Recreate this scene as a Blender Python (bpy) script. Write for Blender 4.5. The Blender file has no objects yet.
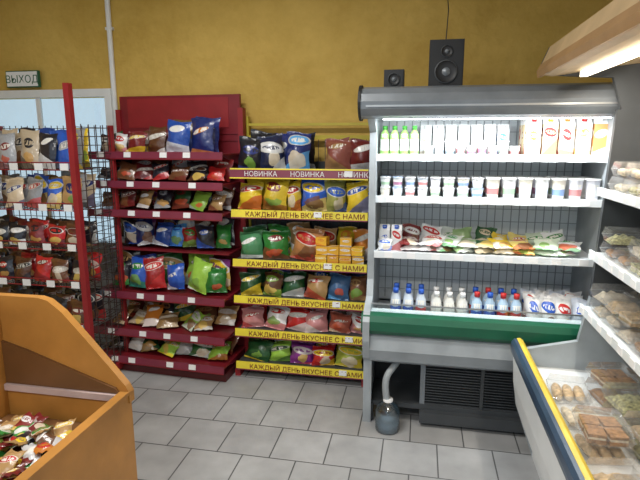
import bpy, math, random
from mathutils import Vector, Matrix
random.seed(7)
sc=bpy.context.scene
try:
    sc.view_settings.view_transform='Standard'
except Exception: pass

# ------------------------------------------------------------ materials
def nt(name):
    m=bpy.data.materials.new(name); m.use_nodes=True
    n=m.node_tree; b=n.nodes['Principled BSDF']; return m,n,b
def pm(name,col,rough=.5,metal=0,var=.12,scale=8,emit=None,es=0,bump=0,bscale=60):
    m,n,b=nt(name)
    tc=n.nodes.new('ShaderNodeTexCoord'); no=n.nodes.new('ShaderNodeTexNoise'); no.inputs['Scale'].default_value=scale
    no.inputs['Detail'].default_value=5
    n.links.new(tc.outputs['Object'],no.inputs['Vector'])
    cr=n.nodes.new('ShaderNodeValToRGB'); cr.color_ramp.elements[0].position=.3; cr.color_ramp.elements[1].position=.7
    cr.color_ramp.elements[0].color=(*[c*(1-var) for c in col],1); cr.color_ramp.elements[1].color=(*[min(1,c*(1+var)) for c in col],1)
    n.links.new(no.outputs['Fac'],cr.inputs['Fac']); n.links.new(cr.outputs['Color'],b.inputs['Base Color'])
    b.inputs['Roughness'].default_value=rough; b.inputs['Metallic'].default_value=metal
    if emit: b.inputs['Emission Color'].default_value=(*emit,1); b.inputs['Emission Strength'].default_value=es
    if bump:
        n2=n.nodes.new('ShaderNodeTexNoise'); n2.inputs['Scale'].default_value=bscale; n2.inputs['Detail'].default_value=6
        n.links.new(tc.outputs['Object'],n2.inputs['Vector'])
        bp=n.nodes.new('ShaderNodeBump'); bp.inputs['Strength'].default_value=bump; bp.inputs['Distance'].default_value=.01
        n.links.new(n2.outputs['Fac'],bp.inputs['Height']); n.links.new(bp.outputs['Normal'],b.inputs['Normal'])
    return m
def printed(name,rough=.35,pic=True,crinkle=0):
    m,n,b=nt(name); L=n.links.new
    A=n.nodes.new('ShaderNodeAttribute'); A.attribute_name='colA'
    B=n.nodes.new('ShaderNodeAttribute'); B.attribute_name='colB'
    C=n.nodes.new('ShaderNodeAttribute'); C.attribute_name='variation'
    cs=n.nodes.new('ShaderNodeSeparateXYZ'); L(C.outputs['Vector'],cs.inputs[0]); R1,R2,R3=cs.outputs[0],cs.outputs[1],cs.outputs[2]
    uv=n.nodes.new('ShaderNodeUVMap'); uv.uv_map='UVMap'
    tc=n.nodes.new('ShaderNodeTexCoord')
    sp=n.nodes.new('ShaderNodeSeparateXYZ'); L(uv.outputs['UV'],sp.inputs[0]); U=sp.outputs['X'];V=sp.outputs['Y']
    def M(op,a,bb,c=None):
        x=n.nodes.new('ShaderNodeMath'); x.operation=op
        for i,q in enumerate((a,bb,c)):
            if q is None: continue
            if isinstance(q,(int,float)): x.inputs[i].default_value=q
            else: L(q,x.inputs[i])
        return x.outputs[0]
    def ell(cu,cv,ru,rv):
        a=M('DIVIDE',M('SUBTRACT',U,cu),ru); c=M('DIVIDE',M('SUBTRACT',V,cv),rv)
        return M('ADD',M('MULTIPLY',a,a),M('MULTIPLY',c,c))
    def mix(f,a,bb,k=1):
        x=n.nodes.new('ShaderNodeMix'); x.data_type='RGBA'
        if k!=1: f=M('MULTIPLY',f,k)
        L(f,x.inputs[0])
        if isinstance(a,tuple): x.inputs[6].default_value=a
        else: L(a,x.inputs[6])
        if isinstance(bb,tuple): x.inputs[7].default_value=bb
        else: L(bb,x.inputs[7])
        return x.outputs[2]
    c=A.outputs['Color']
    no=n.nodes.new('ShaderNodeTexNoise'); no.inputs['Scale'].default_value=12; L(tc.outputs['Object'],no.inputs['Vector'])
    wob=M('MULTIPLY_ADD',no.outputs['Fac'],.5,-.25)
    Vw=M('ADD',V,wob)
    # accent swoosh whose slope and height differ from pack to pack
    slope=M('MULTIPLY_ADD',R3,1.2,-.6); off=M('MULTIPLY_ADD',R1,.35,.0)
    sw=M('LESS_THAN',V,M('ADD',M('MULTIPLY',M('SUBTRACT',U,.5),slope),off)); c=mix(sw,c,B.outputs['Color'],.75)
    if pic:
        cr=n.nodes.new('ShaderNodeValToRGB'); cr.color_ramp.interpolation='CONSTANT'
        cols=[(.60,.33,.09),(.55,.08,.03),(.20,.38,.06),(.72,.5,.12),(.2,.08,.03),(.7,.6,.45)]
        cr.color_ramp.elements[0].color=(*cols[0],1); cr.color_ramp.elements[1].position=1/6; cr.color_ramp.elements[1].color=(*cols[1],1)
        for i in range(2,6):
            e=cr.color_ramp.elements.new(i/6); e.color=(*cols[i],1)
        L(R3,cr.inputs['Fac'])
        a=M('DIVIDE',M('SUBTRACT',U,M('MULTIPLY_ADD',R2,.4,.3)),M('MULTIPLY_ADD',R1,.2,.18)); d=M('DIVIDE',M('SUBTRACT',Vw,.26),M('MULTIPLY_ADD',R3,.12,.1))
        pe=M('MULTIPLY',M('LESS_THAN',M('ADD',M('MULTIPLY',a,a),M('MULTIPLY',d,d)),1),M('GREATER_THAN',R2,.3)); c=mix(pe,c,cr.outputs['Color'],.85)
    cv=M('MULTIPLY_ADD',R1,.22,.56)
    Ut=M('SUBTRACT',cv,M('MULTIPLY',M('SUBTRACT',U,.5),M('MULTIPLY_ADD',R2,.5,-.25)))
    e=ell(.5,Ut,M('MULTIPLY_ADD',R3,.22,.24),M('MULTIPLY_ADD',R2,.10,.08))
    c=mix(M('MULTIPLY',M('LESS_THAN',e,1.35),M('GREATER_THAN',R3,.55)),c,(.85,.83,.75,1),.7)
    c=mix(M('MULTIPLY',M('LESS_THAN',e,1.0),M('GREATER_THAN',R1,.2)),c,B.outputs['Color'])
    cb=n.nodes.new('ShaderNodeCombineXYZ'); L(M('MULTIPLY',U,14),cb.inputs[0]); L(M('MULTIPLY',V,7),cb.inputs[1]); L(M('MULTIPLY',R1,20),cb.inputs[2])
    n3=n.nodes.new('ShaderNodeTexNoise'); n3.inputs['Scale'].default_value=1; n3.inputs['Detail'].default_value=0; L(cb.outputs[0],n3.inputs['Vector'])
    t=M('MULTIPLY',M('GREATER_THAN',n3.outputs['Fac'],.45),M('LESS_THAN',ell(.5,Ut,.34,.065),1))
    tcx=mix(M('GREATER_THAN',R2,.5),(.85,.82,.74,1),A.outputs['Color'])
    c=mix(t,c,tcx,.9)
    L(c,b.inputs['Base Color']); b.inputs['Roughness'].default_value=rough
    if crinkle:
        b.inputs['Coat Weight'].default_value=.6; b.inputs['Coat Roughness'].default_value=.15
        n5=n.nodes.new('ShaderNodeTexNoise'); n5.inputs['Scale'].default_value=22; L(tc.outputs['Object'],n5.inputs['Vector'])
        bp=n.nodes.new('ShaderNodeBump'); bp.inputs['Strength'].default_value=crinkle; bp.inputs['Distance'].default_value=.02; L(n5.outputs['Fac'],bp.inputs['Height']); L(bp.outputs['Normal'],b.inputs['Normal'])
        L(bp.outputs['Normal'],b.inputs['Coat Normal'])
    return m
def clearmat(name,col=(1,1,1),fac=.12,rough=.05,milk=0):
    m,n,b=nt(name); L=n.links.new
    n.nodes.remove(b)
    out=n.nodes['Material Output']; tr=n.nodes.new('ShaderNodeBsdfTransparent'); tr.inputs[0].default_value=(*col,1)
    gl=n.nodes.new('ShaderNodeBsdfGlossy'); gl.inputs['Roughness'].default_value=rough
    fr=n.nodes.new('ShaderNodeLayerWeight'); fr.inputs[0].default_value=.3
    no=n.nodes.new('ShaderNodeTexNoise'); no.inputs['Scale'].default_value=30
    ma=n.nodes.new('ShaderNodeMath'); ma.operation='MULTIPLY_ADD'; L(fr.outputs['Fresnel'],ma.inputs[0]); ma.inputs[1].default_value=.5
    mb=n.nodes.new('ShaderNodeMath'); mb.operation='MULTIPLY'; L(no.outputs['Fac'],mb.inputs[0]); mb.inputs[1].default_value=fac*2
    L(mb.outputs[0],ma.inputs[2])
    mx=n.nodes.new('ShaderNodeMixShader'); L(ma.outputs[0],mx.inputs[0]); L(tr.outputs[0],mx.inputs[1]); L(gl.outputs[0],mx.inputs[2])
    o=mx.outputs[0]
    if milk:
        df=n.nodes.new('ShaderNodeBsdfDiffuse'); df.inputs[0].default_value=(.85,.85,.85,1)
        m3=n.nodes.new('ShaderNodeMixShader'); m3.inputs[0].default_value=milk; L(o,m3.inputs[1]); L(df.outputs[0],m3.inputs[2]); o=m3.outputs[0]
    L(o,out.inputs[0]); return m

FILM=printed('printed_film',.35,True,.35); CARD=printed('printed_card',.5,False)
RED=pm('red_paint',(.20,.012,.02),.4); BURG=pm('burgundy_lip',(.20,.028,.055),.35)
REDB=pm('red_bright',(.28,.015,.02),.45); YEL=pm('yellow_lip',(.82,.68,.05),.45); YELP=pm('yellow_paint',(.50,.40,.03),.45)
WHT=pm('white_paint',(.78,.80,.80),.4,var=.04); TAG=pm('white_card',(.85,.85,.85),.6,var=.03)
GREY=pm('grey_panel',(.20,.22,.24),.35,.2); LGREY=pm('light_grey_panel',(.34,.37,.39),.4); DGREY=pm('dark_grey',(.05,.055,.06),.5)
BLK=pm('black_plastic',(.012,.012,.013),.5); GREEN=pm('green_bumper',(.008,.10,.05),.35)
SHELFW=pm('white_shelf',(.76,.80,.82),.35,var=.03); WIRE=pm('dark_wire',(.10,.07,.065),.4,.6)
WOOD=pm('honey_wood',(.46,.21,.045),.4,scale=5,var=.2,bump=.1,bscale=25); WOODD=pm('dark_wood_and_shade',(.15,.065,.02),.5,scale=5,var=.2)
CREAM=pm('cream_panel',(.50,.36,.20),.5); TAN=pm('tan_fascia',(.34,.20,.09),.5); BLUED=pm('blue_bumper',(.04,.07,.12),.3); YTRIM=pm('yellow_trim',(.70,.5,.05),.4)
LAMPM=pm('lamp_tube',(1,1,1),.4,emit=(.92,.97,1),es=7); LAMPW=pm('warm_lamp_tube',(1,1,1),.4,emit=(1,.88,.68),es=5)
STEEL=pm('brushed_steel',(.45,.46,.46),.35,.8); TXTR=pm('text_red',(.22,.02,.02),.6); TXTW=pm('text_white',(.85,.82,.82),.6)
TXTG=pm('text_green',(.02,.12,.06),.6); PINK=pm('price_rail',(.55,.42,.40),.4)
PASTRIES=[pm('pastry_brown',(.36,.19,.08),.7,scale=50,var=.5,bump=.4),pm('pastry_beige',(.60,.43,.24),.7,scale=50,var=.4,bump=.4),pm('pastry_pale',(.72,.62,.46),.7,scale=50,var=.3,bump=.4),pm('salad_mix',(.45,.42,.20),.6,scale=70,var=.7,bump=.4)]
CLEAR=clearmat('clear_plastic',(.98,.98,.98),.07,.12,.07); GLASS=clearmat('glass_pane',(.9,.95,.95),.05,.02); WATER=clearmat('pet_plastic',(.7,.82,.9),.2,.1)

# ------------------------------------------------------------ mesh builder
class MB:
    def __init__(s,M=None): s.v=[];s.f=[];s.uv=[];s.a=[];s.b=[];s.c=[];s.m=[];s.mats=[];s.M=M; s.sm=[]
    def add(s,vs,fs,mat,A=(.5,.5,.5),B=(.5,.5,.5),uvs=None,T=None,smooth=False,C=(.5,.5,.5)):
        o=len(s.v)
        if mat not in s.mats: s.mats.append(mat)
        mi=s.mats.index(mat)
        for i,p in enumerate(vs):
            p=Vector(p)
            if T is not None: p=T@p
            if s.M is not None: p=s.M@p
            s.v.append(p)
        for k,f in enumerate(fs):
            s.f.append([o+i for i in f]); s.m.append(mi); s.sm.append(smooth)
            s.uv.append([uvs[i] for i in f] if uvs else [(0,0)]*len(f))
            if isinstance(A,list): s.a.append([A[i] for i in f])
            else: s.a.append([A]*len(f))
            s.b.append([B]*len(f)); s.c.append([C]*len(f))
    def box(s,x0,x1,y0,y1,z0,z1,mat,T=None,A=(.5,.5,.5),B=(.5,.5,.5),C=(.5,.5,.5)):
        vs=[];fs=[];uv=[]
        c=[(x0,y0,z0),(x1,y0,z0),(x1,y1,z0),(x0,y1,z0),(x0,y0,z1),(x1,y0,z1),(x1,y1,z1),(x0,y1,z1)]
        for q in [(0,1,5,4),(1,2,6,5),(2,3,7,6),(3,0,4,7),(4,5,6,7),(3,2,1,0)]:
            o=len(vs); vs+= [c[i] for i in q]; uv+=[(0,0),(1,0),(1,1),(0,1)]; fs.append((o,o+1,o+2,o+3))
        s.add(vs,fs,mat,A,B,uv,T,C=C)
    def prism(s,pts,lo,hi,mat,axis='x',T=None,smooth=False):
        n=len(pts)
        def P(a,b,t): return (t,a,b) if axis=='x' else (a,t,b)
        vs=[P(a,b,lo) for a,b in pts]+[P(a,b,hi) for a,b in pts]
        fs=[tuple(range(n)),tuple(reversed(range(n,2*n)))]
        s.add(vs,fs,mat,T=T)
        vs2=vs; fs2=[(i,(i+1)%n,n+(i+1)%n,n+i) for i in range(n)]
        s.add(vs2,fs2,mat,T=T,smooth=smooth)
    def rod(s,p,q,r,mat,n=6):
        p=Vector(p);q=Vector(q);d=(q-p).normalized(); a=d.orthogonal().normalized(); b=d.cross(a)
        vs=[];
        for c in (p,q):
            for i in range(n):
                t=2*math.pi*i/n; vs.append(c+a*math.cos(t)*r+b*math.sin(t)*r)
        fs=[(i,(i+1)%n,n+(i+1)%n,n+i) for i in range(n)]+[tuple(range(n)),tuple(range(n,2*n))]
        s.add(vs,fs,mat)
    def lathe(s,prof,c,mat,A=(.5,.5,.5),B=(.5,.5,.5),n=12,T=None,sx=1,sy=1):
        vs=[];uv=[];cols=[]
        z0=prof[0][1];z1=prof[-1][1]
        for pr in prof:
            for i in range(n+1):
                t=2*math.pi*i/n-math.pi/2
                vs.append((c[0]+math.cos(t)*pr[0]*sx,c[1]+math.sin(t)*pr[0]*sy,c[2]+pr[1])); 
                uv.append((.5+ (min(i,n-i)/n*2)*.9,(pr[1]-z0)/max(1e-6,z1-z0))); cols.append(pr[2] if len(pr)>2 else A)
        fs=[]
        for j in range(len(prof)-1):
            for i in range(n):
                fs.append((j*(n+1)+i,j*(n+1)+i+1,(j+1)*(n+1)+i+1,(j+1)*(n+1)+i))
        s.add(vs,fs,mat,cols,B,uv,T,True)
    def bag(s,x,y,z,w,h,t,A,B,tilt=.18,yaw=0,roll=0,mat=None):
        mat=mat or FILM
        nu,nv=6,9; us=[i/nu for i in range(nu+1)]; vv=[0,.05,.15,.3,.45,.6,.75,.86,.95,1]
        T=Matrix.Translation((x,y,z))@Matrix.Rotation(yaw,4,'Z')@Matrix.Rotation(-tilt,4,'X')@Matrix.Rotation(roll,4,'Y')
        k=random.uniform(0,10); C=(random.random(),random.random(),random.random())
        for side in (-1,1):
            vs=[];uv=[]
            for j,v in enumerate(vv):
                for i,u in enumerate(us):
                    th=0 if (v<.06 or v>.94) else (max(0,math.sin(math.pi*u))**.6)*(math.sin(math.pi*(v-.04)/.92)**.55)
                    th*=t/2*(1+.18*math.sin(9*u+k+7*v)+.12*math.sin(17*v+k*2))
                    pinch=1-.09*math.sin(math.pi*v)
                    cr=.004*math.sin(u*20+k) if (v<.06 or v>.94) else 0
                    vs.append(((u-.5)*w*pinch+.005*math.sin(v*11+k),side*th+cr,v*h+ (.007*math.sin(u*5+k) if v>.9 else 0))); uv.append((u,v))
            fs=[]
            W=nu+1
            for j in range(nv):
                for i in range(nu):
                    q=(j*W+i,j*W+i+1,(j+1)*W+i+1,(j+1)*W+i)
                    fs.append(q if side<0 else q[::-1])
            s.add(vs,fs,mat,A,B,uv,T,True,C)
    def obj(s,name,parent=None):
        me=bpy.data.meshes.new(name); me.from_pydata([tuple(p) for p in s.v],[],s.f); 
        for m in s.mats: me.materials.append(m)
        me.uv_layers.new(name='UVMap')
        for k in ('colA','colB','variation'): me.color_attributes.new(k,'FLOAT_COLOR','CORNER')
        uvs=[];aa=[];bb=[];cc=[]
        for f in range(len(s.f)):
            for i in range(len(s.f[f])):
                uvs+=list(s.uv[f][i]); aa+=[*s.a[f][i],1]; bb+=[*s.b[f][i],1]; cc+=[*s.c[f][i],1]
        me.uv_layers['UVMap'].data.foreach_set('uv',uvs)
        for k,d in (('colA',aa),('colB',bb),('variation',cc)): me.color_attributes[k].data.foreach_set('color',d)
        me.polygons.foreach_set('material_index',s.m); me.polygons.foreach_set('use_smooth',s.sm)
        me.update()
        o=bpy.data.objects.new(name,me); sc.collection.objects.link(o)
        if parent: o.parent=parent
        return o
def text(name,body,loc,size,mat,parent=None,M=None,rotz=0,align='LEFT'):
    cu=bpy.data.curves.new(name,'FONT'); cu.body=body; cu.size=size; cu.extrude=.0006; cu.align_x=align; cu.materials.append(mat)
    o=bpy.data.objects.new(name,cu); sc.collection.objects.link(o)
    T=Matrix.Translation(loc)@Matrix.Rotation(rotz,4,'Z')@Matrix.Rotation(math.pi/2,4,'X')
    if M is not None: T=M@T
    o.matrix_world=T
    if parent: o.parent=parent
    return o

K=(.012,.012,.02);NB=(.015,.03,.18);BL=(.02,.10,.50);LB=(.10,.36,.70);RD=(.50,.02,.02);DR=(.18,.015,.015);OR=(.65,.22,.03)
YE=(.82,.58,.03);GN=(.03,.25,.04);DG=(.02,.10,.03);LG=(.28,.5,.06);TN=(.42,.25,.10);BR=(.13,.05,.02);W=(.78,.78,.78);PK=(.6,.25,.25);PU=(.20,.03,.22);SV=(.38,.39,.41);CR=(.6,.48,.33)
def jit(c,a=.2): 
    k=1+random.uniform(-a,a); return tuple(min(1,x*k) for x in c)

# ------------------------------------------------------------ room
WY=3.85
m,n,b=nt('ochre_plaster'); L=n.links.new
tc=n.nodes.new('ShaderNodeTexCoord'); n1=n.nodes.new('ShaderNodeTexNoise'); n1.inputs['Scale'].default_value=2.2; n1.inputs['Detail'].default_value=9; n1.inputs['Roughness'].default_value=.7
L(tc.outputs['Object'],n1.inputs['Vector'])
cr=n.nodes.new('ShaderNodeValToRGB'); e=cr.color_ramp.elements; e[0].position=.33;e[0].color=(.52,.33,.06,1);e[1].position=.68;e[1].color=(.68,.46,.11,1)
L(n1.outputs['Fac'],cr.inputs['Fac']); L(cr.outputs['Color'],b.inputs['Base Color']); b.inputs['Roughness'].default_value=.75
n2=n.nodes.new('ShaderNodeTexNoise'); n2.inputs['Scale'].default_value=14; n2.inputs['Detail'].default_value=8; L(tc.outputs['Object'],n2.inputs['Vector'])
bp=n.nodes.new('ShaderNodeBump'); bp.inputs['Strength'].default_value=.6; bp.inputs['Distance'].default_value=.02; L(n2.outputs['Fac'],bp.inputs['Height']); L(bp.outputs['Normal'],b.inputs['Normal'])
WALL=m
m,n,b=nt('grey_floor_tiles'); L=n.links.new
tc=n.nodes.new('ShaderNodeTexCoord'); br=n.nodes.new('ShaderNodeTexBrick'); br.offset=.5
br.inputs['Scale'].default_value=1; br.inputs['Brick Width'].default_value=.31; br.inputs['Row Height'].default_value=.31; br.inputs['Mortar Size'].default_value=.004
br.inputs['Color1'].default_value=(.47,.465,.45,1);br.inputs['Color2'].default_value=(.56,.555,.54,1);br.inputs['Mortar'].default_value=(.14,.14,.14,1)
L(tc.outputs['Object'],br.inputs['Vector'])
n1=n.nodes.new('ShaderNodeTexNoise'); n1.inputs['Scale'].default_value=6; n1.inputs['Detail'].default_value=8; L(tc.outputs['Object'],n1.inputs['Vector'])
mx=n.nodes.new('ShaderNodeMix'); mx.data_type='RGBA'; mx.blend_type='MULTIPLY'; mx.inputs[0].default_value=.6; L(br.outputs['Color'],mx.inputs[6]); L(n1.outputs['Color'],mx.inputs[7])
bw=n.nodes.new('ShaderNodeRGBToBW'); L(mx.outputs[2],bw.inputs[0]); L(bw.outputs[0],b.inputs['Base Color']); b.inputs['Roughness'].default_value=.38
bp=n.nodes.new('ShaderNodeBump'); bp.inputs['Strength'].default_value=.4; bp.inputs['Distance'].default_value=.003; bp.invert=True; L(br.outputs['Fac'],bp.inputs['Height']); L(bp.outputs['Normal'],b.inputs['Normal'])
FLOOR=m
CEIL=pm('ceiling_paint',(.6,.6,.58),.8)
def room(name,*a,mat=WALL):
    q=MB(); q.box(*a,mat); return q.obj(name)
room('floor',-4.3,1.75,-2.5,WY+.1,-.1,0,mat=FLOOR)
room('ceiling',-4.3,1.75,-2.5,WY+.1,3.1,3.2,mat=CEIL)
DX0,DX1,DZ=-3.75,-2.5,2.10
q=MB(); q.box(DX1,1.75,WY,WY+.1,0,3.1,WALL); q.box(-4.3,DX0,WY,WY+.1,0,3.1,WALL); q.box(DX0,DX1,WY,WY+.1,DZ,3.1,WALL); q.obj('wall_back')
room('wall_left',-4.4,-4.3,-2.5,WY+.1,0,3.1); room('wall_right',1.75,1.85,-2.5,WY+.1,0,3.1)
room('baseboard_back',DX1+.1,1.75,WY-.015,WY,0,.08,mat=LGREY)
q=MB()
q.box(DX0-.05,DX1+.06,WY-.035,WY-.001,DZ,DZ+.06,WHT); q.box(DX1,DX1+.06,WY-.035,WY-.001,0,DZ,WHT); q.box(DX0-.05,DX0,WY-.035,WY-.001,0,DZ,WHT)
q.box(-3.14,-3.10,WY-.02,WY-.001,0,2.1,WHT)
q.box(DX0,DX1,WY-.02,WY-.001,0,.9,LGREY); q.box(DX0,DX1,WY-.012,WY-.006,.9,2.1,GLASS)
q.obj('door_1')
q=MB(); q.rod((-2.42,WY-.02,0.0),(-2.42,WY-.02,3.1),.02,WHT,10)
for zz in (.5,1.2,1.9,2.6): q.box(-2.45,-2.39,WY-.03,WY,zz,zz+.02,WHT)
q.obj('wall_conduit')
q=MB(); q.box(-3.36,-3.06,WY-.06,WY-.035,2.18,2.31,TXTG); q.box(-3.352,-3.068,WY-.066,WY-.058,2.188,2.302,TAG)
s=q.obj('exit_sign'); text('lettering','ВЫХОД',(-3.21,WY-.067,2.215),.082,TXTG,s,align='CENTER')

# ------------------------------------------------------------ gondola shelves
DR_M=pm('dark_red_kick',(.09,.01,.012),.5)
def gondola(name,x0,x1,yb,shelves,ztop,kind,M,xs0=None):
    q=MB(M); xs0=x0 if xs0 is None else xs0
    if kind=='red':
        q.box(x0,x1,yb-.03,yb,.0,ztop,RED); q.box(x0+.07,x1-.09,yb-.034,yb-.028,1.85,ztop-.02,REDB)
        for zz in [1.75+i*.05 for i in range(2)]: q.box(x0,x1,yb-.04,yb-.03,zz,zz+.012,RED)
        q.box(x0-.03,x0+.01,yb-.05,yb+.01,0,ztop-.1,REDB); q.box(x1-.01,x1+.03,yb-.05,yb+.01,0,ztop-.1,REDB)
        lip,pnl=BURG,RED
    else:
        q.box(x0-.02,x0+.02,yb-.04,yb,0,1.93,YELP); q.box(x1-.02,x1+.02,yb-.04,yb,0,1.8,YELP)
        q.box(x0,x1,yb-.035,yb-.01,1.76,1.79,YELP); q.box(x0,x1,yb-.035,yb-.01,1.86,1.88,YELP); q.box(x0,x1,yb-.02,yb-.01,0,1.6,DGREY)
        for i in range(18):
            xx=x0+.05+i*(x1-x0-.1)/17; q.rod((xx,yb-.03,.1),(xx,yb-.03,1.77),.003,WIRE,4)
        lip,pnl=YEL,YELP
    for i,(z,yf) in enumerate(shelves):
        lp=lip
        if kind!='red' and i==0: lp=BURG
        q.box(xs0,x1,yf,yb-.03,z-.012,z,pnl if kind=='red' else DGREY)
        T=Matrix.Translation((0,yf,z))@Matrix.Rotation(-.15,4,'X')
        q.box(xs0-.005,x1+.005,-.012,0,-.042,.012,lp,T)
        if kind!='red':
            if i==0:
                q.box(xs0-.005,x1+.005,-.014,0,-.05,-.042,YEL,T); q.box(xs0-.005,x1+.005,-.014,0,.012,.022,YEL,T)
            else: q.box(xs0-.005,x1+.005,-.0135,0,-.05,-.042,BURG,T)
        else: q.box(xs0-.005,x1+.005,-.0135,0,-.044,-.036,pnl,T)
        for xx in (xs0+.01,x1-.02):
            q.prism([(yf+.02,z-.012),(yb-.03,z-.012),(yb-.03,z-.09)],xx,xx+.008,lp if kind=='red' else YELP,'x')
        ntag=4 if kind=='red' else 1
        for k in range(ntag):
            xx=xs0+.06+random.random()*.1+k*(x1-xs0-.12)/ntag
            if kind!='red': xx=x1-.12-random.random()*.3
            q.box(xx,xx+.055,-.018,-.013,-.03,.008,TAG,T)
    if kind=='red':
        q.box(x0,x1,shelves[-1][1]+.03,yb-.03,0,.06,DR_M)
    else: q.box(x0-.02,x0+.02,shelves[-1][1],yb,0,.05,REDB); q.box(x1-.02,x1+.02,shelves[-1][1],yb,0,.05,REDB)
    return q.obj(name)
Pv=Matrix.Translation((-1.33,3.28,0)); MR=Pv@Matrix.Rotation(math.radians(-3),4,'Z')@Pv.inverted()
RS=[(1.66,3.38),(1.45,3.36),(1.24,3.34),(.62,3.32),(.33,3.30),(.12,3.27)]
gR=gondola('gondola_shelf',-2.36,-1.35,3.74,RS,2.09,'red',MR,-2.43)
q=MB(MR); q.box(-2.36,-1.36,3.45,3.70,.925,.935,RED); sh=q.obj('mid_shelf'); sh.parent=gR
YS=[(1.54,3.42),(1.26,3.42),(.90,3.42),(.625,3.42),(.37,3.42),(.11,3.42)]
gY=gondola('gondola_shelf',-1.30,-.34,3.80,YS,1.9,'yel',None)
for k in range(3): text('lettering_%d'%k,'НОВИНКА',(-1.2+k*.33,3.402,1.510),.048,TXTW,gY)
for z,yf in YS[1:]:
    text('lettering_strip','КАЖДЫЙ ДЕНЬ',(-1.20,yf-.018,z-.034),.05,TXTR,gY)
    text('lettering_strip','ВКУСНЕЕ С НАМИ',(-.80,yf-.018,z-.034),.05,TXTR,gY)

def row(q,z,y,items,x,tilt=.2,gap=.004,t=.07):
    for it in items:
        w,h,A,B=it[:4]
        if A is not None and h>0:
            tt=tilt+random.uniform(-.08,.12)
            q.bag(x+w/2,y+random.uniform(-.02,.02),z+.003,w*1.08,h*random.uniform(.92,1.1),t*random.uniform(.9,1.25),jit(A,.3),jit(B),tt,random.uniform(-.3,.3),random.uniform(-.13,.13))
        x+=w+gap
q=MB(MR)
x0=-2.37
row(q,1.66,3.46,[(.11,.14,K,W),(.11,.13,W,RD),(.13,.15,DR,YE),(.17,.18,BR,W),(.01,0,None,None),(.175,.23,BL,W),(.18,.23,NB,OR)],x0,.12,t=.09)
row(q,1.66,3.58,[(.11,.14,DG,RD),(.1,.13,W,NB),(.13,.17,BR,YE),(.17,.19,DR,W),(.01,0,None,None),(.175,.24,(.14,.08,.03),BL),(.175,.24,NB,W)],x0,.1,t=.08)
def flatrow(z,y,cols,h=.1,n=10,tilt=.9,t=.05,x=-2.38,x1=-1.37,hv=.35,B=None):
    w=(x1-x)/n
    for i in range(n):
        A=cols[i%len(cols)]; 
        q.bag(x+w*(i+.5),y+random.uniform(-.02,.02),z+.012+t*.2,w*random.uniform(.9,1.2),h*(1+random.uniform(-hv,hv)*.5),t,jit(A,.35),jit(random.choice(B or [W,YE,RD,SV,TN,DR])),tilt+random.uniform(-.2,.2),random.uniform(-.4,.4),random.uniform(-.2,.2))
DK=[DR,TN,SV,BR,W,RD]
flatrow(1.45,3.43,[K,BR,DR,K,BR,K,RD,DR],.12,7,.6,B=DK); flatrow(1.45,3.56,[K,DR,BR,SV],.15,6,.25,B=DK)
flatrow(1.24,3.42,[BR,DR,TN,K,DG,LG,TN],.15,7,.6); flatrow(1.24,3.55,[K,BR,PU,SV],.16,6,.25,B=DK)
flatrow(.935,3.5,[K,NB,BL,LB,RD,K,GN],.18,7,.25,.09,x=-2.25,B=[W,BL,GN,NB]); flatrow(.935,3.62,[K,PU,NB,DG,BR],.22,6,.15,.08,B=DK)
flatrow(.62,3.40,[K,BL,RD,BL,LG,GN],.21,6,.3,.11,x=-2.33,B=[W,BL,GN,RD,YE]); flatrow(.62,3.53,[K,NB,DG,LG,PU],.27,5,.15,.1)
flatrow(.33,3.38,[TN,CR,OR,TN,LG,TN],.16,6,1.0,.05,x=-2.35,x1=-1.5,B=[W,BR,CR]); flatrow(.33,3.55,[BR,TN,K,DG],.15,6,.6,.05)
flatrow(.12,3.36,[K,W,DG,LG,SV,DG,LG,DR],.16,7,.9,.07); flatrow(.12,3.52,[K,BR,DG,K],.16,6,.5,.06)
q.obj('snack_bag_assortment')

q=MB()
x0=-1.27
row(q,1.54,3.50,[(.17,.24,K,NB),(.17,.26,(.01,.015,.05),W),(.16,.25,NB,LB),(.10,0.0,None,None),(.18,.22,(.25,.07,.05),TN),(.16,.22,DR,W)],x0,.12,t=.13)
row(q,1.54,3.62,[(.17,.26,K,W),(.17,.26,NB,W),(.15,.27,K,SV),(.10,0.0,None,None),(.16,.23,(.3,.1,.08),W)],x0+.03,.08,t=.1)
row(q,1.26,3.49,[(.18,.21,YE,RD),(.19,.22,YE,DR),(.10,.2,(.6,.4,.02),RD),(.18,.22,BL,YE),(.14,.21,(.45,.45,.12),BL),(.15,.22,YE,BL)],x0-.02,.15,t=.14)
row(q,1.26,3.62,[(.18,.23,YE,DR),(.17,.23,YE,RD),(.13,.23,BL,W),(.17,.23,NB,YE),(.15,.22,YE,BL),(.14,.23,BL,YE)],x0,.1,t=.12)
row(q,.90,3.49,[(.17,.2,(.1,.35,.15),W),(.18,.21,GN,DR),(.01,0,None,None),(.21,.22,(.5,.22,.08),RD)],x0,.2,t=.13)
row(q,.90,3.60,[(.17,.22,DG,W),(.18,.24,GN,YE),(.16,.24,TN,W),(.16,.24,TN,RD),(.13,.22,YE,OR),(.13,.22,OR,W)],x0,.1,t=.11)
def cbox(q,x,y,z,w,d,h,A,B,yaw=0,mat=None):
    T=Matrix.Translation((x,y,z))@Matrix.Rotation(yaw,4,'Z'); q.box(-w/2,w/2,-d/2,d/2,0,h,mat or CARD,T,A,B,(random.random(),random.random(),random.random()))
for i in range(4):
    for j in range(3-(i%2)):
        cbox(q,-.66+i*.085,3.47+.01*j,.902+j*.062,.08,.07,.058,jit((.75,.4,.03)),jit(random.choice([W,OR,YE])),random.uniform(-.2,.2))
row(q,.625,3.49,[(.15,.16,DG,YE),(.15,.16,BR,LG),(.16,.18,DG,W),(.17,.17,TN,RD),(.15,.18,(.05,.12,.25),LB),(.13,.17,BR,TN)],x0,.3,t=.11)
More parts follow.
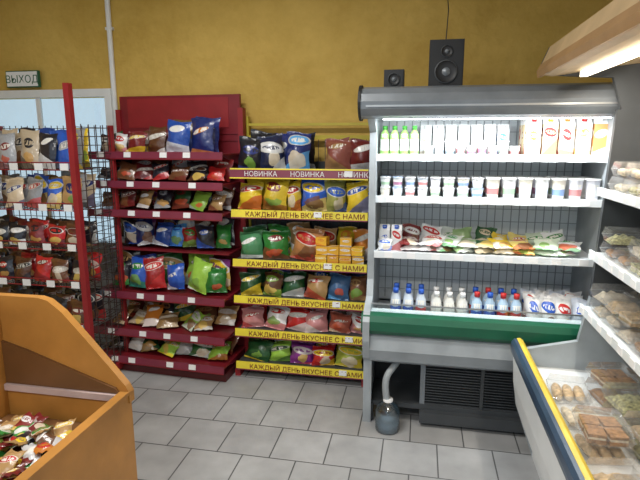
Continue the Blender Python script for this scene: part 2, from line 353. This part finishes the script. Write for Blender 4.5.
row(q,.625,3.61,[(.16,.20,DG,TN),(.16,.20,NB,LG),(.15,.21,BR,W),(.16,.20,DG,BL),(.14,.20,PU,OR),(.13,.20,NB,LB)],x0,.15,t=.1)
row(q,.37,3.49,[(.16,.16,PK,RD),(.16,.17,W,RD),(.16,.18,RD,W),(.16,.16,PK,W),(.15,.14,(.4,.1,.06),CR),(.12,.13,W,RD)],x0,.4,t=.1)
row(q,.37,3.62,[(.15,.19,RD,W),(.15,.19,PK,W),(.15,.19,W,RD),(.15,.19,RD,W),(.15,.18,BR,W),(.13,.17,RD,W)],x0,.2,t=.09)
row(q,.11,3.49,[(.20,.16,DG,YE),(.16,.15,LG,DG),(.17,.17,PU,RD),(.16,.16,RD,YE),(.19,.16,(.35,.4,.05),YE)],x0,.4,t=.12)
row(q,.11,3.62,[(.18,.19,GN,YE),(.16,.18,DG,W),(.17,.19,DR,RD),(.17,.19,PU,YE),(.19,.18,YE,GN)],x0,.2,t=.11)
q.obj('chip_bag_assortment')

# ------------------------------------------------------------ wire rack (left)
q=MB()
X0,X1,Y0,Y1=-3.15,-2.24,3.02,3.42
q.box(-2.24,-2.20,2.98,3.02,0,2.11,REDB); q.box(X0-.02,X0+.02,2.98,3.02,0,2.11,REDB)
q.box(-2.235,-2.205,Y1,Y1+.03,0,1.86,REDB); q.box(X0-.015,X0+.015,Y1,Y1+.03,0,1.86,REDB)
q.box(-2.235,-2.205,3.0,Y1+.02,.03,.08,REDB); q.box(X0,-2.22,Y1,Y1+.03,.05,.09,REDB)
for i in range(19): 
    xx=X0+i*(X1-X0)/18; q.rod((xx,Y1,.08),(xx,Y1,1.86),.003,WIRE,4)
for i in range(30): 
    zz=.1+i*.06; q.rod((X0,Y1,zz),(X1,Y1,zz),.003,WIRE,4)
    q.rod((-2.22,Y0,zz),(-2.22,Y1,zz),.003,WIRE,4)
for i in range(6): yy=Y0+i*(Y1-Y0)/5; q.rod((-2.22,yy,.08),(-2.22,yy,1.86),.0035,WIRE,4)
for zz in (1.56,1.29,1.02,.76,.45):
    for i in range(26):
        xx=X0+i*(X1-X0)/25; q.rod((xx,3.0,zz),(xx,Y1,zz),.0025,WIRE,4); q.rod((xx,3.0,zz),(xx,2.99,zz+.05),.002,WIRE,4)
    for yy,z2 in ((3.0,zz),(2.99,zz+.05),(3.2,zz)): q.rod((X0,yy,z2),(X1,yy,z2),.004,REDB,5)
    for k in range(5):
        xx=X0+.08+k*.19; q.box(xx,xx+.06,2.975,2.98,zz+.0,zz+.045,TAG)
q.obj('wire_display_rack')
q=MB()
def wr(z,cols,h,n,y=3.07,tilt=.12):
    w=(X1-X0-.04)/n
    for i in range(n):
        for d in range(3):
            A,B=cols[(i+d)%len(cols)]
            q.bag(X0+.02+w*(i+.5)+random.uniform(-.015,.015),y+d*.08,z+.005,w*random.uniform(.88,1.02),h*(1+d*.06)*random.uniform(.9,1.05),.05,jit(A,.3),jit(B),tilt+random.uniform(-.05,.1),random.uniform(-.12,.12),random.uniform(-.1,.1))
wr(1.56,[(SV,YE),(YE,K),(SV,DR),(CR,K),(K,W),(BL,SV)],.25,6); wr(1.29,[(TN,NB),(SV,K),(CR,NB),(SV,RD),(BL,YE)],.21,6)
wr(1.02,[(BR,DR),(K,TN),(K,W),(DR,K),(RD,K)],.16,6); wr(.76,[(BR,DR),(K,RD),(BR,K),(RD,DR)],.18,6); wr(.45,[(K,RD),(BR,DR),(K,K)],.2,5)
q.obj('dried_snack_packet_assortment')

# ------------------------------------------------------------ refrigerated display
FX0,FX1,FB=-.30,1.07,3.79
q=MB()
endp=[(2.98,.40),(2.90,.46),(2.86,.58),(2.86,.70),(2.90,.75),(3.06,.80),(3.10,.9),(3.10,1.80),(2.93,1.88),(2.88,1.9),(2.88,2.0),(2.95,2.03),(FB,2.03),(FB,.10),(3.02,.10),(3.0,.2)]
for x in (FX0,FX1-.04): q.prism(endp,x,x+.04,LGREY,'x')
q.box(FX0+.04,FX1-.04,FB-.05,FB,.1,2.0,LGREY)
q.box(FX0+.04,FX1-.04,3.60,3.62,.62,1.9,SHELFW)
for i in range(24):
    xx=FX0+.08+i*.052; q.box(xx,xx+.006,3.596,3.6,.64,1.88,LGREY)
for i in range(14): q.box(FX0+.04,FX1-.04,3.597,3.6,.7+i*.085,.704+i*.085,LGREY)
q.box(FX0+.04,FX1-.04,3.02,3.62,.56,.60,SHELFW)
q.box(FX0+.04,FX1-.04,3.00,3.62,1.90,1.93,SHELFW)
q.box(FX0,FX1,2.98,FB,2.0,2.04,DGREY)
can=[(2.99,1.875),(2.93,1.87),(2.88,1.885),(2.85,1.92),(2.845,1.96),(2.86,2.0),(2.90,2.03),(2.96,2.045),(3.02,2.045),(3.02,1.875)]
q.prism(can,FX0-.03,FX1+.02,GREY,'x'); q.prism([(2.955+.115*math.cos(t),1.957+.098*math.sin(t)) for t in [i*math.pi/10 for i in range(20)]],FX0-.045,FX0-.03,BLK,'x')
q.box(FX0,FX1,2.843,2.85,1.93,1.94,STEEL)
q.box(FX0+.08,FX1-.08,3.03,3.07,1.87,1.895,LAMPM)
for z,yf in ((1.66,3.16),(1.41,3.13),(1.07,3.10)):
    q.box(FX0+.04,FX1-.04,yf,3.6,z-.018,z,SHELFW); q.box(FX0+.04,FX1-.04,yf-.012,yf,z-.03,z+.012,SHELFW)
    for k in range(9):
        xx=FX0+.08+k*.14+random.random()*.03; q.box(xx,xx+.05,yf-.016,yf-.0125,z-.026,z+.01,TAG)
belly=[(3.02,.60),(2.93,.62),(2.90,.60),(2.88,.52),(2.92,.44),(2.99,.40),(3.02,.40)]
q.prism(belly,FX0+.04,FX1-.04,LGREY,'x')
bump=[(2.93,.745),(2.885,.735),(2.87,.70),(2.87,.645),(2.89,.62),(2.93,.61)]
q.prism(bump,FX0-.01,FX1+.01,GREEN,'x')
q.box(FX0+.04,FX1-.04,2.93,3.03,.60,.735,SHELFW)
q.box(FX0+.04,FX1-.04,2.94,2.946,.735,.79,GLASS); q.box(FX0+.04,FX1-.04,2.938,2.948,.788,.795,STEEL)
q.box(FX0+.04,FX1-.04,3.3,3.32,.05,.56,BLK); q.box(FX0,FX1,3.0,FB,.10,.13,DGREY)
q.box(.06,.78,3.04,3.3,.12,.40,BLK)
for i in range(15): 
    zz=.13+i*.018; q.box(.07,.77,3.02,3.04,zz,zz+.006,DGREY)
q.box(.05,.08,3.015,3.05,.10,.41,GREY); q.box(.76,.79,3.015,3.05,.10,.41,GREY); q.box(.41,.43,3.012,3.05,.12,.40,DGREY)
q.box(.05,.79,2.96,3.05,.03,.10,DGREY)
for xx in (FX0+.02,FX1-.06):
    for yy in (2.98,3.7): q.box(xx,xx+.04,yy,yy+.05,0,.12,DGREY)
q.box(FX0+.0,FX0+.05,2.96,3.02,0,.45,LGREY)
q.obj('refrigerated_display_case')
q=MB(); jx,jy=-.14,2.90
q.lathe([(.0,0),(.07,0),(.075,.01),(.075,.06),(.071,.07),(.075,.08),(.075,.13),(.06,.16),(.028,.185),(.026,.205)],(jx,jy,0.0),WATER,n=16)
q.lathe([(.0,.005),(.068,.006),(.07,.08),(.0,.081)],(jx,jy,0),pm('water',(.25,.32,.36),.1),n=16)
q.lathe([(.0,.206),(.03,.206),(.03,.19)],(jx,jy,0),TAG,n=12)
q.obj('water_jug')
cu=bpy.data.curves.new('drain_hose','CURVE'); cu.dimensions='3D'; cu.bevel_depth=.021; cu.bevel_resolution=3
sp=cu.splines.new('NURBS'); pts=[(-.15,2.9,.205),(-.16,2.90,.28),(-.16,2.91,.35),(-.11,2.96,.39),(-.08,3.1,.39),(-.06,3.25,.38)]
sp.points.add(len(pts)-1)
for i,p in enumerate(pts): sp.points[i].co=(*p,1)
sp.order_u=4; sp.use_endpoint_u=True; cu.materials.append(LGREY); o=bpy.data.objects.new('drain_hose',cu); sc.collection.objects.link(o)

def bottle(q,x,y,z,r,h,A,B,cap,mat=CARD,n=12):
    q.lathe([(0,0,A),(r*.95,0,A),(r,.01,A),(r,h*.18,A),(r,h*.181,B),(r*.93,h*.4,B),(r,h*.56,B),(r,h*.561,A),(r*.85,h*.75,A),(r*.4,h*.86,A),(r*.4,h*.88,cap),(r*.5,h*.881,cap),(r*.5,h*1.0,cap),(0,h,cap)],(x,y,z),mat,A,A,n)
def cup(q,x,y,z,r,h,A,B,lid):
    q.lathe([(0,0,A),(r*.78,0,A),(r*.82,h*.2,A),(r*.821,h*.21,B),(r*.90,h*.5,B),(r*.901,h*.51,A),(r*.98,h*.92,A),(r*1.06,h*.93,lid),(r*1.06,h,lid),(0,h,lid)],(x,y,z),CARD,A,A,12)
def carton(q,x,y,z,w,h,A,B,cap,yaw=0):
    T=Matrix.Translation((x,y,z))@Matrix.Rotation(yaw,4,'Z'); d=w*.9
    q.box(-w/2,w/2,-d/2,d/2,0,h*.8,CARD,T,A,B,(random.uniform(.3,1),random.random(),random.random()))
    q.prism([(-d/2,h*.8),(d/2,h*.8),(.004,h*.95),(.004,h),(-.004,h),(-.004,h*.95)],-w/2,w/2,TAG,'x',T)
    c=T@Vector((0,-d*.25,h*.86)); q.lathe([(.014,0,cap),(.014,.02,cap),(0,.02,cap)],(c.x,c.y,c.z),CARD,cap,cap,8)
q=MB()
for d in range(2):
    for i in range(4): bottle(q,-.22+i*.06,3.22+d*.07,1.66,.028,.18,jit((.25,.45,.12)),(.7,.75,.65),(.05,.3,.04))
q.obj('yogurt_drink_bottle_group')
q=MB()
cc=[(W,OR,RD),((.75,.6,.35),DR,YE),((.75,.65,.5),RD,OR),(W,YE,RD),((.7,.3,.1),W,W),((.75,.7,.6),GN,RD)]
for d in range(3):
    for i in range(5):
        c=cc[(i+d)%6]; carton(q,.64+i*.09,3.23+d*.09,1.66,.078,.23,jit(c[0],.1),c[1],c[2])
for d in range(2):
    for i in range(7): carton(q,.03+i*.078,3.40+d*.09,1.66,.068,.19,jit(W,.1),random.choice([LB,SV,CR,W]),W)
q.obj('juice_carton_group')
q=MB()
x=-.24; k=0
MU=[(.2,.3,.5),(.5,.2,.2),(.3,.45,.3),(.55,.6,.65),(.65,.6,.5),(.35,.15,.25),(.7,.7,.7)]
while x<.97:
    big=x>.32; mid=.08<x<=.32; r=.04 if big else (.036 if mid else .032); h=.125 if big else .06
    for d in range(3):
        for s in range(1 if big else 2):
            A=random.choice([W,(.7,.7,.75),(.75,.7,.6),(.6,.65,.7)]); B=random.choice(MU)
            cup(q,x+r,3.20+d*.09,1.41+s*.062,r,h,jit(A,.08),B,random.choice([W,W,SV,W,(.3,.4,.6)]) if not big else W)
    x+=r*2+.012
for i in range(9):
    for d in range(2): cup(q,.05+i*.062,3.22+d*.08,1.66,.027,.06+.03*(i%2),W,random.choice(MU),W)
q.obj('yogurt_cup_group')
q=MB()
for i in range(2): carton(q,-.205+i*.075,3.22,1.07,.065,.16,(.7,.7,.7),[BL,RD][i%2],BL)
its=[(.12,.10,DR,W),(.13,.10,W,RD),(.11,.09,(.6,.65,.6),GN),(.13,.09,(.3,.45,.2),W),(.12,.1,DG,CR),(.11,.07,YE,W),(.12,.07,(.8,.65,.2),RD),(.13,.08,(.6,.7,.55),GN),(.14,.09,W,GN),(.1,.1,CR,OR),(.1,.1,BR,CR)]
x=-.10
q.bag(-.2,3.15,1.075,.09,.08,.05,W,BL,.5)
for w,h,A,B in its:
    if x+w>1.02: break
    for lay in range(2):
        q.bag(x+w/2+random.uniform(-.01,.01),3.15,1.085+lay*.032,w*1.1,.14,.04,jit(A,.15),B,1.35+random.uniform(-.15,.05),random.uniform(-.6,.6))
    q.bag(x+w/2,3.35,1.08,w*1.05,h*1.35,.06,jit(A,.1),jit(B),.4,random.uniform(-.4,.4),random.uniform(-.2,.2)); x+=w*.92
q.obj('dairy_packet_group')
q=MB()
for d in range(2):
    for i in range(3): bottle(q,-.12+i*.078,3.11+d*.1,.60,.034,.25,jit((.55,.62,.7),.1),random.choice([BL,RD]),BL)
    for i in range(3): bottle(q,.13+i*.078,3.11+d*.1,.60,.034,.24,(.72,.72,.68),(.72,.72,.68),W)
    for i in range(4): bottle(q,.37+i*.076,3.11+d*.1,.60,.034,.25,jit((.4,.55,.7),.1),random.choice([BL,RD]),random.choice([BL,RD]))
q.obj('milk_bottle_group')
q=MB()
for d in range(3):
    for i in range(4): q.bag(.70+i*.085,3.10+d*.08,.605,.10,.23,.07,random.choice([W,(.6,.65,.75),W]),random.choice([BL,RD,BL]),.12,random.uniform(-.2,.2))
q.obj('milk_pouch_group')

def speaker(x0,x1,y0,y1,z0,z1,cones,name='loudspeaker'):
    q=MB()
    q.box(x0,x1,y0+.006,y1,z0,z1,BLK); q.box(x0+.006,x1-.006,y0,y0+.006,z0+.006,z1-.006,BLK)
    cx=(x0+x1)/2
    for zc,r in cones:
        T=Matrix.Translation((cx,y0,zc))@Matrix.Rotation(math.pi/2,4,'X')
        q.lathe([(r,0),(r,.006),(r*.9,.007)],(0,0,0),DGREY,n=20,T=T)
        q.lathe([(r*.9,.007),(r*.8,.001),(r*.35,.003)],(0,0,0),BLK,n=20,T=T)
        q.lathe([(r*.35,.003),(r*.25,.008),(0,.012)],(0,0,0),GREY,n=16,T=T)
    return q.obj(name)
speaker(.03,.22,3.1,3.3,2.045,2.31,[(2.135,.066),(2.245,.034)])
speaker(-.225,-.11,3.1,3.22,2.045,2.155,[(2.10,.036)])
q=MB(); q.rod((.12,3.2,2.31),(.13,3.26,2.5),.003,BLK); q.rod((.13,3.26,2.5),(.10,3.84,3.1),.003,BLK); q.obj('speaker_cable')

# ------------------------------------------------------------ pastry display (right)
q=MB(); A0,A1=.7,2.78
body=[(.68,0),(.68,.12),(.62,.18),(.575,.30),(.55,.44),(.54,.58),(.54,.63),(.60,.63),(.60,.58),(.63,.54),(1.40,.54),(1.40,0)]
q.prism(body,A0,A1,WHT,'y')
q.prism([(.53,.61),(.524,.64),(.526,.67),(.538,.688),(.553,.69),(.553,.61)],A0-.01,A1+.01,BLUED,'y')
q.prism([(.553,.63),(.553,.692),(.57,.695),(.585,.685),(.59,.63)],A0-.01,A1+.01,YTRIM,'y')
q.box(1.38,1.42,A0,A1,0,2.2,WHT)
q.prism([(.68,0),(.575,.30),(.54,.60),(.58,.63),(.86,.70),(.90,.95),(1.38,.95),(1.38,0)],A1,A1+.03,LGREY,'y')
q.prism([(.90,.95),(.93,1.9),(1.38,1.9),(1.38,.95)],A1,A1+.03,DGREY,'y')
for z,xf in ((.90,.86),(1.19,.88),(1.51,.89)):
    q.box(xf,1.38,A0,A1,z-.015,z,SHELFW); q.box(xf-.012,xf,A0,A1,z-.03,z+.012,SHELFW)
    for k in range(16):
        yy=A0+.05+k*.13; q.box(xf-.016,xf-.012,yy,yy+.05,z-.026,z+.008,TAG)
q.prism([(.565,2.07),(.56,2.10),(.60,2.20),(.72,2.28),(1.42,2.28),(1.42,2.16),(.9,2.10),(.62,2.06)],A0,A1,CREAM,'y')
q.prism([(.555,2.055),(.548,2.085),(.565,2.12),(.585,2.12),(.575,2.06)],A0-.01,A1+.01,TAN,'y')
q.box(.72,.75,A0+.1,A1-.1,2.045,2.07,LAMPW)
q.prism([(.565,2.07),(.56,2.10),(.60,2.20),(.72,2.28),(1.42,2.28),(1.42,1.9),(.95,1.9),(.9,2.05)],A1,A1+.03,DGREY,'y')
q.obj('pastry_display_case')
q=MB()
def clam(x,y,z,w,d,h,yaw=0):
    T=Matrix.Translation((x,y,z))@Matrix.Rotation(yaw,4,'Z'); pmt=random.choice(PASTRIES)
    def fr(w0,d0,z0,w1,d1,z1,mat,faces):
        vs=[(-w0/2,-d0/2,z0),(w0/2,-d0/2,z0),(w0/2,d0/2,z0),(-w0/2,d0/2,z0),(-w1/2,-d1/2,z1),(w1/2,-d1/2,z1),(w1/2,d1/2,z1),(-w1/2,d1/2,z1)]
        q.add(vs,faces,mat,T=T)
    side=[(0,1,5,4),(1,2,6,5),(2,3,7,6),(3,0,4,7)]
    fr(w*.85,d*.85,0,w*.96,d*.96,h*.45,CLEAR,side); fr(w*.96,d*.96,h*.45,w,d,h*.46,CLEAR,side); fr(w,d,h*.46,w*.96,d*.96,h*.5,CLEAR,side); fr(w*.96,d*.96,h*.5,w*.85,d*.85,h,CLEAR,side+[(4,5,6,7)])
    kind=random.random()
    if kind<.45:      # heap filling the tray
        N=8; vs=[]
        for j in range(N+1):
            for i in range(N+1):
                u=i/N-.5; v=j/N-.5; edge=min(1,5*(.5-max(abs(u),abs(v))))
                vs.append((u*w*.86,v*d*.86,.004+h*edge*(.38+random.uniform(-.1,.2))))
        q.add(vs,[(j*(N+1)+i,j*(N+1)+i+1,(j+1)*(N+1)+i+1,(j+1)*(N+1)+i) for j in range(N) for i in range(N)],pmt,T=T,smooth=True)
    elif kind<.75:    # long rolls side by side
        for i in range(3):
            px=(i-1)*w*.27; R=T@Matrix.Translation((px,0,h*.3))@Matrix.Rotation(math.pi/2,4,'X')
            r=w*.13; q.lathe([(0,-d*.38),(r*.6,-d*.36),(r,-d*.2),(r*1.05,0),(r,d*.2),(r*.6,d*.36),(0,d*.38)],(0,0,0),pmt,n=8,T=R,sy=.8)
    else:             # flat square slices
        for i in range(2):
            for j in range(2):
                R=T@Matrix.Translation(((i-.5)*w*.4,(j-.5)*d*.4,.004))@Matrix.Rotation(random.uniform(-.15,.15),4,'Z')
                q.box(-w*.18,w*.18,-d*.18,d*.18,0,h*.2,pmt,R); q.box(-w*.17,w*.17,-d*.17,d*.17,h*.2,h*.35,PASTRIES[2],R); q.box(-w*.18,w*.18,-d*.18,d*.18,h*.35,h*.5,pmt,R)
for z,xf in ((.90,.86),(1.19,.88),(1.51,.89)):
    y=1.0
    while y<2.68:
        for dd in range(2):
            for s in range(2 if random.random()<.7 else 1): clam(xf+.10+dd*.19,y,z+.002+s*.072,.17,.15,.07,random.uniform(-.1,.1))
        y+=.165
y=1.1
while y<2.65:
    for dd in range(3):
        for s in range(1 if random.random()<.4 else 2):
            clam(.735+dd*.20,y+random.uniform(-.02,.02),.542+s*.077,.18,.20,.075,random.uniform(-.2,.2))
    y+=.225
q.obj('pastry_container_group')

# ------------------------------------------------------------ wooden candy bin
q=MB(); bx0,bx1,by0,by1=-2.15,-1.13,.62,1.75
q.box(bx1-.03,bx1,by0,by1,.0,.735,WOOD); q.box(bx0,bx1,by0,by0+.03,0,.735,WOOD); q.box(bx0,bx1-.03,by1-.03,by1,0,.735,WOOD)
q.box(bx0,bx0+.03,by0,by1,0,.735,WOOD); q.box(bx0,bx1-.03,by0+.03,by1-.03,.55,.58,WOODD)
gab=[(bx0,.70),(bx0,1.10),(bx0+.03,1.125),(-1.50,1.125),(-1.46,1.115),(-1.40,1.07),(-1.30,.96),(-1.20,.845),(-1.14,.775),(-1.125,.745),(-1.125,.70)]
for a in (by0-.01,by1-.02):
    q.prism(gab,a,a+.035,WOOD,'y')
q.prism([(-1.69,.745),(-1.69,.93),(-1.58,.90),(-1.18,.765),(-1.165,.745)],by1-.032,by1-.019,WOODD,'y')  # shade on the gable's lower inner face, painted as a dark panel
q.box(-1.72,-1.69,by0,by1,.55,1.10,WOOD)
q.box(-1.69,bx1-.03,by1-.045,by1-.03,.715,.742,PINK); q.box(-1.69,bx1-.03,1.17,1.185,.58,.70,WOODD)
q.box(bx1-.035,bx1+.004,by0,by1,.735,.75,WOOD)
q.obj('candy_bin')
q=MB()
for i in range(150):
    x=random.uniform(-1.64,-1.24);y=random.uniform(.72,1.58)
    q.bag(x,y,.60+random.uniform(0,.06),.07,.12,.03,jit(random.choice([RD,DR,W,DR,BR,GN,OR,K,TN])),random.choice([W,RD,YE,GN]),1.35+random.uniform(-.3,.2),random.uniform(0,6.2),0)
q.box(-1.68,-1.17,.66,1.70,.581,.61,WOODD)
q.obj('candy_assortment')

# ------------------------------------------------------------ light
def area(name,loc,rot,sx,sy,e,col):
    l=bpy.data.lights.new(name,'AREA'); l.shape='RECTANGLE'; l.size=sx; l.size_y=sy; l.energy=e; l.color=col
    o=bpy.data.objects.new(name,l); o.location=loc; o.rotation_euler=rot; sc.collection.objects.link(o); return o
area('fridge_lamp',(.385,3.00,1.862),(math.radians(8),0,0),1.2,.05,14,(.93,.98,1))
area('pastry_lamp',(.80,1.75,2.035),(0,math.radians(-25),0),.05,1.9,18,(1,.92,.8))
q=MB()
for (x,y) in ((-1.2,1.9),(-1.2,-.6)):
    q.box(x-.6,x+.6,y-.08,y+.08,3.05,3.1,WHT)
q.obj('added_fill_fixture')  # unseen housings added for the ceiling fill lights
area('ceiling_fill_light',(-1.2,1.9,3.04),(0,0,0),1.2,.15,46,(1,.98,.94))  # unseen ceiling lights, both added to brighten the wall
area('ceiling_fill_light',(-1.2,-.6,3.04),(0,0,0),1.2,.15,60,(1,.99,.96))
w=bpy.data.worlds.new('World'); sc.world=w; w.use_nodes=True
bg=w.node_tree.nodes['Background']; bg.inputs[0].default_value=(.70,.85,1,1); bg.inputs[1].default_value=.95

# ------------------------------------------------------------ camera
cam=bpy.data.cameras.new('camera'); cam.sensor_width=36; cam.lens=510/640*36; cam.clip_start=.05
o=bpy.data.objects.new('camera',cam); o.location=(0,0,1.75); o.rotation_euler=(math.radians(79),0,math.radians(11)); sc.collection.objects.link(o)
sc.camera=o
